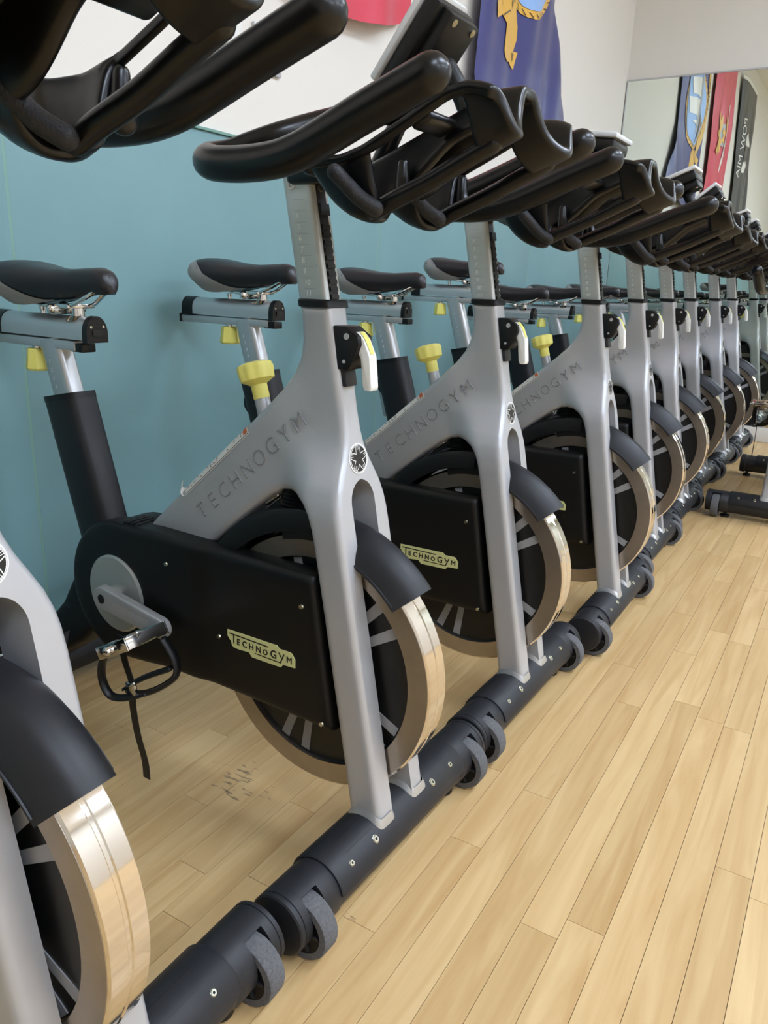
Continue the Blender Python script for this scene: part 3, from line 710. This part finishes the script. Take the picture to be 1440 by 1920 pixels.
# saddle
st = [(0, .004, .898, .902, .890), (.012, .0125, .915, .903, .888), (.035, .0180, .926, .905, .886), (.10, .0220, .9315, .907, .886), (.22, .0255, .930, .906, .884), (.36, .032, .9275, .903, .876), (.50, .044, .929, .903, .872),
      (.62, .056, .933, .904, .866), (.74, .067, .938, .905, .862), (.84, .073, .941, .906, .862), (.92, .073, .940, .906, .867), (.97, .066, .935, .906, .876), (1., .048, .920, .907, .890)]
SX0, SLEN = -.662, .295
def sadd(s, t):
    """t 0..1 from bottom edge (-Y) over the top to the other bottom edge"""
    w = interp([(q[0], q[1]) for q in st], s); zt = interp([(q[0], q[2]) for q in st], s); zm = interp([(q[0], q[3]) for q in st], s); zb = interp([(q[0], q[4]) for q in st], s)
    x = SX0-SLEN*s; tf = w*(.55 if s < .5 else .55-.15*(s-.5)*2)
    if t < .3: k = t/.3; return Vector((x, -(tf+(w-tf)*math.sin(k*math.pi/2)), zb+(zm-zb)*k))
    if t > .7: k = (1-t)/.3; return Vector((x, (tf+(w-tf)*math.sin(k*math.pi/2)), zb+(zm-zb)*k))
    a_ = math.pi*(1-(t-.3)/.4); cx, sx = math.cos(a_), math.sin(a_)
    return Vector((x, w*math.copysign(abs(cx)**.8, cx), zm+(zt-zm)*abs(sx)**.75))
ns, nt = 40, 28; v = [sadd((k/ns)**1.0, q/nt) for k in range(ns+1) for q in range(nt+1)]
f = [(k*(nt+1)+q, k*(nt+1)+q+1, (k+1)*(nt+1)+q+1, (k+1)*(nt+1)+q) for k in range(ns) for q in range(nt)]
f += [(k*(nt+1), (k+1)*(nt+1), (k+1)*(nt+1)+nt, k*(nt+1)+nt) for k in range(ns)]+[tuple(range(nt+1)), tuple(ns*(nt+1)+q for q in range(nt+1))]
sad = P(mk('saddle', v, f, 'seat', proto, 55), 'slide')
for sd in (-1, 1):
    v = []; f = []; na, nb = 22, 8
    for k in range(na+1):
        s = .47+.53*k/na; top = .02+.40*sstep(.48, .97, s)
        for q in range(nb+1):
            t = .0+top*q/nb; p_ = sadd(s, t if sd < 0 else 1-t); c = Vector((p_.x, 0, .905)); v.append(p_+(p_-c).normalized()*.0018)
    f = [(k*(nb+1)+q, k*(nb+1)+q+1, (k+1)*(nb+1)+q+1, (k+1)*(nb+1)+q) for k in range(na) for q in range(nb)]
    mk('saddle_side', v, f, 'seatgrey', sad, 60)
for sd in (-1, 1):
    mk('saddle_rail', *tube(cr([(-.700, sd*.012, .890), (-.728, sd*.018, .876), (-.760, sd*.022, .864), (-.830, sd*.022, .862), (-.880, sd*.026, .872)], 4), .0038, 8), 'chrome', sad)
g = G(); g.add(*lathe([(.012, .840), (.0125, .846), (.0115, .862)], (-.768, 0, 0), 'Z', 18)); g.add(*box((-.778, 0, .863), (.044, .058, .008), .002)); g.add(*tube([(-.800, -.030, .857), (-.800, .030, .857)], .010, 14)); g.add(*lathe([(.022, .838), (.014, .846)], (-.768, 0, 0), 'Z', 18))
g.obj('saddle_clamp', 'chrome', sad, 35)

# --- resistance knob
ax = Vector((-.30, 0, .95)).normalized(); base = Vector((-.281, 0, .690))
def along(prof, n=20, wob=0):
    v = []; q_ = Vector((0, 1, 0)); w_ = ax.cross(q_)
    for h, r_ in prof:
        for k in range(n):
            t = 2*math.pi*k/n; rr = r_*(1+(wob*math.cos(t*9) if r_ > .02 else 0)); v.append(base+ax*h+(q_*math.cos(t)+w_*math.sin(t))*rr)
    return v, [(i_*n+k, i_*n+(k+1) % n, (i_+1)*n+(k+1) % n, (i_+1)*n+k) for i_ in range(len(prof)-1) for k in range(n)]+[tuple(range((len(prof)-1)*n, len(prof)*n))]
P(mk('knob_stem', *along([(-.02, .0155), (.012, .0125), (.030, .0120)]), 'frame', proto, 40))
P(mk('resistance_knob', *along([(.030, .0128), (.052, .0128), (.056, .020), (.060, .0265), (.078, .0285), (.084, .0265), (.087, .018), (.088, .004)], 54, .035), 'yellow', proto, 40))

# --- rear strut and both stabilizers
pol = [(-.690, .330), (-.735, .285), (-.800, .205), (-.868, .105), (-.905, .085), (-.960, .095), (-.958, .110), (-.915, .150), (-.850, .235), (-.760, .345)]
pol = [(-.66, .26), (-.735, .185), (-.885, .088), (-.955, .088), (-.960, .110), (-.880, .170), (-.790, .260), (-.725, .36)]
rs = P(mk('rear_strut', *inflate(pol, lambda x, z: .048, .010, .02), 'cover', proto, 45))
g = G(); rq = random.Random(5)
for k in range(26):
    t = k/25; s0 = Vector((-.80+.075*(1-t)*1.0, .155+.05*(1-t))); L = .022+.030*rq.random()
    a0_ = Vector((-.775-.075*t, .200-.048*t)); d_ = Vector((-.35, -.94)); e_ = a0_+d_*L; w_ = Vector((.0013, 0))
    g.add([(a0_.x-w_.x, -.0484, a0_.y), (a0_.x+w_.x, -.0484, a0_.y), (e_.x+w_.x*.4, -.0484, e_.y), (e_.x-w_.x*.4, -.0484, e_.y)], [(0, 1, 2, 3)])
sc_ = g.obj('scuffed_label', 'tyre', rs, 0)
def stabilizer(cx, wheels, nm):
    zc = .063; root = P(mk(nm, *lathe([(.0395, -.252), (.0425, -.251), (.0425, .251), (.0395, .252)] if not wheels else [(.0425, -.20), (.0425, .20)], (cx, 0, zc), 'Y', 36), 'stab', proto, 40))
    mk('sleeve', *lathe([(.0435, -.183), (.0468, -.183), (.0485, -.180), (.0485, .180), (.0468, .183), (.0435, .183)], (cx, 0, zc), 'Y', 28, 8, 172, close=True), 'stab', root, 35)
    for a_, y0, y1 in ((92, .075, .145), (62, .078, .145)):
        for s in (-1, 1):
            g = G()
            t = R(a_); c = Vector((cx+.0486*math.cos(t), 0, zc+.0486*math.sin(t))); tg = Vector((-math.sin(t), 0, math.cos(t)))*.0007
            g.add([c+tg+Vector((0, s*y0, 0)), c-tg+Vector((0, s*y0, 0)), c-tg+Vector((0, s*y1, 0)), c+tg+Vector((0, s*y1, 0))], [(0, 1, 2, 3)])
            g.obj('sleeve_groove', 'dark', root, 0)
    for y in (-.1465, -.085, .085, .1465):
        t = R(43); q = Vector((math.cos(t), 0, math.sin(t))); rr = .0056 if abs(y) < .1 else .0044
        gg = lathe([(.0001, -.0004), (rr*.35, -.0004), (rr*.42, .0012), (rr*.85, .0012), (rr, 0), (rr*1.25, -.0006)], (0, 0, 0), 'X', 14)
        mk('bolt', *xf(gg, Vector((cx, y, zc))+q*.0485, rotY(-t)), 'screw', root, 30)
    for s in (-1, 1):
        if wheels:
            mk('end_housing', *lathe([(.0425, s*.18), (.0448, s*.184), (.0448, s*.215), (.020, s*.215)], (cx, 0, zc), 'Y', 36), 'stab', root, 35)
            mk('wheel_arch', *lathe([(.0448, s*.214), (.0448, s*.249), (.0400, s*.249), (.0400, s*.214)], (cx, 0, zc), 'Y', 24, 60, 250, close=True), 'stab', root, 35)
            ec_ = mk('end_cap', *lathe([(.020, s*.248), (.0448, s*.248), (.0448, s*.2605), (.0436, s*.2612), (.0436, s*.2622), (.0448, s*.263), (.0448, s*.269), (.0425, s*.2710), (.036, s*.2720), (.001, s*.2705)], (cx, 0, zc), 'Y', 36), 'stab', root, 30)
            wc = (cx+.018, 0, .0475)
            wh = mk('wheel', *lathe([(.036, s*.2165), (.0455, s*.2170), (.0470, s*.2195), (.0470, s*.2425), (.0455, s*.2455), (.036, s*.246)], wc, 'Y', 40, close=True), 'tyre', proto, 35)
            hub = G(); hub.add(*lathe([(.001, s*.219), (.030, s*.219), (.0365, s*.2175), (.0365, s*.245), (.030, s*.243), (.001, s*.243)], wc, 'Y', 30)); hub.obj('wheel_hub', 'black', wh, 30)
            for k in range(6):
                t = R(60*k); c_, s_ = math.cos(t), math.sin(t)
                mk('hub_spoke', *xf(box((.020, 0, 0), (.026, .030, .004)), (wc[0], s*.231, wc[2]), rotY(-t)), 'stab', wh, 0)
        else:
            mk('end_cap', *lathe([(.0435, s*.228), (.0455, s*.230), (.0455, s*.251), (.042, s*.254), (.001, s*.2548)], (cx, 0, zc), 'Y', 36), 'stab', root, 30)
        mk('foot', *lathe([(.001, .0), (.017, .0), (.0185, .002), (.0185, .010), (.008, .013), (.008, .03)], (cx, s*(.192 if wheels else .218), 0), 'Z', 24), 'black', root, 35)
    return root
stabilizer(-.030, True, 'front_stabilizer')
stabilizer(-.930, False, 'rear_stabilizer')

# ------------------------------------------------------------------ the row of bikes
PROTO = list(proto.children)
def copy_bike(loc, rz, dbar, dseat, dslide, con, label, turn=0.):
    root = empty('spin_bike', loc, rz)
    tag(root, label, 'exercise bike', 'row of spin bikes')
    for ch in PROTO:
        c = ch.copy(); COL.objects.link(c); c.parent = root; g = GRP.get(ch.name)
        if g == 'bar': c.location = c.location+Vector((-.19*dbar, 0, dbar))
        if g in ('seat', 'slide'): c.location = c.location+Vector((-.305*dseat, 0, dseat))
        if g == 'slide': c.location = c.location+Vector((dslide, 0, 0))
        if g == 'console': c.location = (con[0], 0, con[1]); c.rotation_euler = (0, R(con[2]), 0)
        if turn and ch.name.startswith(('crank_arm', 'pedal')):      # cranks turned about the axle, pedals stay level
            ax_ = Vector((CC[0], 0, CC[1])); Rt = rotY(-turn)
            if ch.name.startswith('crank_arm'): c.rotation_euler = (0, -turn, 0); c.location = ax_-Rt @ ax_
            else:
                q = PE if ch.name == 'pedal' else PE2; pq = Vector((q[0], 0, q[1])); c.location = Rt @ (pq-ax_)+ax_-pq
        for s in ch.children:
            d = s.copy(); COL.objects.link(d); d.parent = c
    return root
# x offset, y, turn, bar height, seat height, slider shift, console (x, z, tilt)
ROW = [
 (-.0229, -.5579, .0077, .014, -.02, .0, (-.03, 1.18, -51), 'spin bike closest to the camera, cut off by the left and bottom edges'),
 (-.0001, .0000, -.0361, .000, -.025, .025, (-.03, 1.18, -51), 'second spin bike of the row, shown whole with hanging pedal strap'),
 (.0118, .5518, -.0218, -.001, .000, .0, (.010, 1.159, 6.5), 'third spin bike of the row, its console lying almost flat'),
 (.0508, 1.1405, .0015, -.011, -.003, -.01, (-.010, 1.158, -22), 'fourth spin bike of the row, counted from the camera'),
 (.0196, 1.7274, .0021, -.009, .050, .03, (-.022, 1.176, -39), 'fifth spin bike of the row, with the highest raised saddle'),
 (.0017, 2.2745, .0028, -.004, -.035, .0, (.01, 1.165, -22), 'sixth spin bike of the row, counted from the camera'),
 (-.0236, 2.8644, -.0028, -.004, -.030, .0, (0, 1.172, -33), 'seventh spin bike of the row, third from the mirror'),
 (-.0089, 3.4178, -.0010, -.004, -.02, .0, (0, 1.17, -28), 'eighth spin bike of the row, second from the mirror'),
 (-.0068, 3.9948, -.0008, -.004, -.02, .0, (0, 1.175, -40), 'last spin bike of the row, right against the mirror'),
]
BIKES = [copy_bike((x, y, 0), rz, db, ds, dl, ct, lb) for x, y, rz, db, ds, dl, ct, lb in ROW]
copy_bike((.319, 2.465, 0), R(-90), -.105, -.02, 0, (.02, 1.07, -40), 'spin bike at the right edge turned to face the camera, across the aisle', R(42))['group'] = 'spin bikes off the row'
# the second bike's strip has peeled and curled up at its lower end
cv_ = []; tA, tB = Vector((-.452, .5455)), Vector((-.2985, .6785)); td = (tB-tA).normalized(); tn = Vector((-td.y, td.x))
for k in range(13):
    ph = 3.3*k/12; off = td*(-.011*math.sin(ph)-.004*k/12)+tn*(.0075*(1-math.cos(ph))); off = Vector((off.x, 0, off.y))
    cv_.append((ontube(.0125, .0, .0007)+off, ontube(.0125, .0135, .0007)+off))
mk('label_curl', [q for pr_ in cv_ for q in pr_], [(2*k, 2*k+1, 2*k+3, 2*k+2) for k in range(12)], M['white'], BIKES[1], 60)
for o in list(proto.children):
    for s in list(o.children): bpy.data.objects.remove(s)
    bpy.data.objects.remove(o)
bpy.data.objects.remove(proto)

# ------------------------------------------------------------------ flags hanging on the left wall
def clothmat(name, rgb):
    m = mat(name, rgb, .42, 0, .03, 300); b = m.node_tree.nodes['Principled BSDF']; b.inputs['Sheen Weight'].default_value = .25; return m
M['navy'] = clothmat('navy_blue_satin', (38, 42, 112)); M['red'] = clothmat('red_satin', (206, 44, 74)); M['blackcloth'] = clothmat('black_cloth', (40, 42, 46))
M['gold'] = clothmat('gold_print', (222, 172, 62)); M['skyblue'] = clothmat('pale_blue_print', (138, 178, 232)); M['clothwhite'] = clothmat('white_print_cloth', (232, 230, 224)); M['brownp'] = clothmat('brown_print', (104, 84, 54)); M['greyp'] = clothmat('grey_print', (160, 164, 172))
XFLAG = -1.000
def flag(name, label, cm, left, right, ztop, zbot, ph, amp=.014):
    """left/right: Y of the side edges as tables over Z; zbot: Z of the hem as a table over 0..1"""
    root = tag(empty(name, (XFLAG, 0, 0)), label, 'flag', 'flags on the left wall')
    def fold(y, z):
        k = min(1, max(0, (ztop-z)/.5)); l_, r_ = interp(left, z), interp(right, z); u = min(1, max(0, (y-l_)/(r_-l_)))
        return amp*k*(math.sin(y*15+ph+z*2.2)+.6*math.sin(y*29-z*4+ph*2)+.5*math.sin(z*6+y*5))*.8-.034*max(0, 2*u-1)**4
    nu, nv = 44, 56; v = []
    for j in range(nv+1):
        for i_ in range(nu+1):
            u = i_/nu; z0 = interp(zbot, u); z = ztop+(z0-ztop)*j/nv; y = interp(left, z)+(interp(right, z)-interp(left, z))*u; v.append((fold(y, z), y, z))
    f = [(j*(nu+1)+i_, j*(nu+1)+i_+1, (j+1)*(nu+1)+i_+1, (j+1)*(nu+1)+i_) for j in range(nv) for i_ in range(nu)]
    mk('cloth', v, f, cm, root, 60)
    def art(nm, polys, m, lift, rot=True, c=(0, 0), join=False):
        g = G()
        for poly in polys:
            if not join: g = G()
            Q = densify(poly, .03); n = len(Q); pts = list(Q); xs = [q.x for q in Q]; zs = [q.y for q in Q]; x = min(xs)+.015
            while x < max(xs):
                z = min(zs)+.015
                while z < max(zs):
                    q = Vector((x, z))
                    if inside(q, Q) and min(segd(q, Q[k], Q[(k+1) % n]) for k in range(n)) > .01: pts.append(q)
                    z += .03
                x += .03
            ar = sum(Q[k].x*Q[(k+1) % n].y-Q[(k+1) % n].x*Q[k].y for k in range(n))
            ov, oe, of, _, _, _ = delaunay_2d_cdt(pts, [(k, (k+1) % n) for k in range(n)], [list(range(n)) if ar > 0 else list(range(n))[::-1]], 1, 1e-6)
            w = []
            for q in ov:
                y, z = (c[0]+q.y, c[1]-q.x) if rot else (q.x, q.y)
                w.append((fold(y, z)+lift, y, z))
            g.add(w, [tuple(t) for t in of])
            if not join: g.obj(nm, m, root, 60)
        if join: tag(g.obj(nm, m, root, 60), kind='stuff')
    def words(nm, items, m, lift, c):
        g = G()
        for s_, a_, b_, size in items:
            tv, tf = text(s_, size, 0, bev=0.); w = []
            for q in tv:
                y, z = c[0]+b_+q.z, c[1]-(a_+q.x); w.append((fold(y, z)+lift, y, z))
            g.add(w, tf)
        return g.obj(nm, m, root, 0)
    return root, art, words
def ell(cx, cy, rx, ry, n=40, a0=0, a1=360): return [(cx+rx*math.cos(R(a0+(a1-a0)*k/n)), cy+ry*math.sin(R(a0+(a1-a0)*k/n))) for k in range(n if abs(a1-a0) >= 360 else n+1)]
# blue flag with the round sea emblem
_, art, words = flag('navy_flag', 'dark blue satin flag with gold scroll hanging near the mirror corner', 'navy',
    [(1.55, 2.20), (1.63, 2.188), (1.70, 2.168), (1.82, 2.183), (1.96, 2.196), (2.4, 2.25), (3.0, 2.25)], [(1.6, 3.33), (1.70, 3.300), (1.77, 3.270), (1.94, 3.155), (2.17, 3.05), (2.45, 3.08), (3.0, 3.12)], 2.98, [(0, 1.58), (.5, 1.60), (.8, 1.64), (1, 1.685)], .3)
c = (2.64, 2.36)
rope = ell(0, 0, .345, .335); art('emblem_rope', [rope], 'gold', .004, c=c)
art('emblem_field', [ell(0, 0, .315, .300)], 'skyblue', .007, c=c)
art('rope_twist', [[(.325*math.cos(R(t)), .315*math.sin(R(t))), (.343*math.cos(R(t+5)), .333*math.sin(R(t+5))), (.343*math.cos(R(t+6.4)), .333*math.sin(R(t+6.4))), (.325*math.cos(R(t+1.4)), .315*math.sin(R(t+1.4)))] for t in range(0, 360, 9)], 'ink', .0075, c=c, join=True)
art('sails', [[(-.20, -.02), (-.06, -.04), (-.05, .17), (-.16, .20)], [(-.04, -.04), (.10, -.05), (.09, .20), (-.02, .24)], [(.11, -.05), (.20, -.04), (.14, .15)]], 'clothwhite', .010, c=c)
art('hull', [[(-.22, -.03), (.22, -.05), (.17, -.13), (-.17, -.12)]], 'greyp', .010, c=c)
art('shore', [[(.02, -.20), (.16, -.14), (.27, -.10), (.285, -.04), (.20, -.19), (.10, -.27)]], 'brownp', .012, c=c)
# scroll: tail end as seen below the emblem, run with words beside it
art('scroll_tail', [[(2.314, 1.987), (2.333, 1.934), (2.395, 1.963), (2.441, 1.943), (2.432, 1.89), (2.420, 1.84), (2.434, 1.817), (2.475, 1.808), (2.52, 1.820), (2.573, 1.800), (2.597, 1.871), (2.562, 1.868), (2.582, 1.915), (2.579, 1.965), (2.540, 2.035), (2.474, 2.045), (2.40, 2.030)]], 'gold', .005, rot=False)
art('scroll_fold', [[(2.545, 1.862), (2.566, 1.858), (2.555, 1.826)], [(2.478, 2.036), (2.492, 2.036), (2.486, 1.998)], [(2.400, 1.966), (2.404, 1.961), (2.470, 1.995), (2.466, 2.0)]], 'brownp', .008, rot=False)
art('scroll', [[(2.262, 2.96), (2.340, 2.96), (2.335, 2.70), (2.318, 2.46), (2.330, 2.30), (2.40, 2.12), (2.45, 2.02), (2.395, 1.995), (2.32, 2.12), (2.258, 2.30), (2.245, 2.46), (2.258, 2.70)]], 'gold', .006, rot=False)
words('scroll_words', [('UNITED STATES NAVY', .0, .0, .058)], 'ink', .010, (2.272, 2.66))
# red flag with eagle, globe and anchor colours
_, art, words = flag('red_flag', 'bright red flag with gold emblem, its hem showing above the handlebars', 'red',
    [(1.6, .93), (2.1, .90), (2.6, .93), (3.0, .96)], [(1.6, 1.70), (1.74, 1.690), (1.82, 1.694), (2.1, 1.70), (2.5, 1.78), (3.0, 1.80)], 2.98, [(0, 1.70), (.28, 1.662), (.45, 1.657), (.6, 1.672), (.73, 1.689), (.94, 1.740), (1, 1.78)], 1.7, .012)
c = (1.36, 2.33)
art('globe', [ell(0, 0, .10, .095)], 'greyp', .006, c=c)
art('eagle', [[(-.02, .10), (-.16, .20), (-.19, .13), (-.12, .10), (-.17, .06), (-.09, .05), (-.03, .06)], [(.02, .10), (.16, .20), (.19, .13), (.12, .10), (.17, .06), (.09, .05), (.03, .06)], [(-.035, .08), (.035, .08), (.03, .16), (.0, .19), (-.03, .16)]], 'gold', .009, c=c)
art('anchor', [[(-.15, -.14), (-.13, -.165), (.13, .10), (.11, .125)], [(-.19, -.06), (-.16, -.17), (-.05, -.20), (-.06, -.17), (-.14, -.145), (-.165, -.06)]], 'gold', .010, c=c)
art('continents', [[(-.06, .03), (-.01, .05), (.0, .0), (-.03, -.05)], [(.03, .03), (.07, .01), (.04, -.06)]], 'gold', .010, c=c)
art('scroll', [[(-.30, -.20), (-.16, -.25), (0, -.265), (.16, -.25), (.30, -.20), (.29, -.155), (.15, -.20), (0, -.215), (-.15, -.20), (-.29, -.155)]], 'clothwhite', .006, c=c)
words('scroll_words', [('UNITED STATES MARINE CORPS', 0, -.252, .036)], 'red', .010, c)
# black flag seen only in the mirror
_, art, words = flag('black_flag', 'black flag with white lettering and profile, visible as reflection in the mirror', 'blackcloth',
    [(1.7, -.83), (2.4, -.66), (3.06, -.45)], [(1.7, .0), (2.4, .20), (3.06, .42)], 3.06, [(0, 1.72), (1, 1.70)], 2.9, .010)
c = (-.20, 2.40)
art('header', [[(-.655, .62), (-.655, -.24), (-.62, -.24), (-.62, .62)]], 'clothwhite', .004, c=c)
words('flag_words', [('POW', -.155, .21, .135), ('MIA', .165, .21, .135), ('YOU ARE NOT FORGOTTEN', 0, -.32, .062)], 'clothwhite', .006, c)
art('profile_disc', [ell(0, -.03, .20, .18)], 'clothwhite', .005, c=c)
art('profile_head', [[(-.08, -.20), (-.09, -.10), (-.05, -.06), (-.08, .0), (-.05, .08), (.03, .10), (.09, .05), (.09, -.04), (.06, -.10), (.12, -.20)]], 'blackcloth', .008, c=c)

# ------------------------------------------------------------------ notices on the wall
nb = tag(empty('wall_notice', (WALL_X, .745, 1.545)), 'white printed notice box on the cream wall behind the nearest handlebar', 'sign')
mk('notice_case', *box((.016, 0, 0), (.032, .165, .15), .003), 'white', nb, 30)
g = G(); rq = random.Random(9)
for k in range(9):
    z = .05-.013*k; g.add([(.0325, -.055, z), (.0325, -.055+.06+.05*rq.random(), z), (.0325, -.055+.06, z+.003), (.0325, -.055, z+.003)], [(0, 1, 2, 3)])
tag(g.obj('notice_print', 'tickm', nb, 0), kind='stuff')
mk('notice_latch', *box((.010, .0, -.080), (.020, .03, .012), .002), 'brownp', nb, 30)
sw = tag(empty('switch_plate', (WALL_X, .955, 1.50)), 'grey metal switch plate right of the white notice', 'switch plate')
mk('cover_plate', *box((.006, 0, 0), (.012, .115, .115), .003), 'plate', sw, 30)
for z in (-.04, .04): mk('plate_screw', *lathe([(.0001, .002), (.004, .0015), (.0045, 0)], (.012, -.03, z), 'X', 12), 'screw', sw)
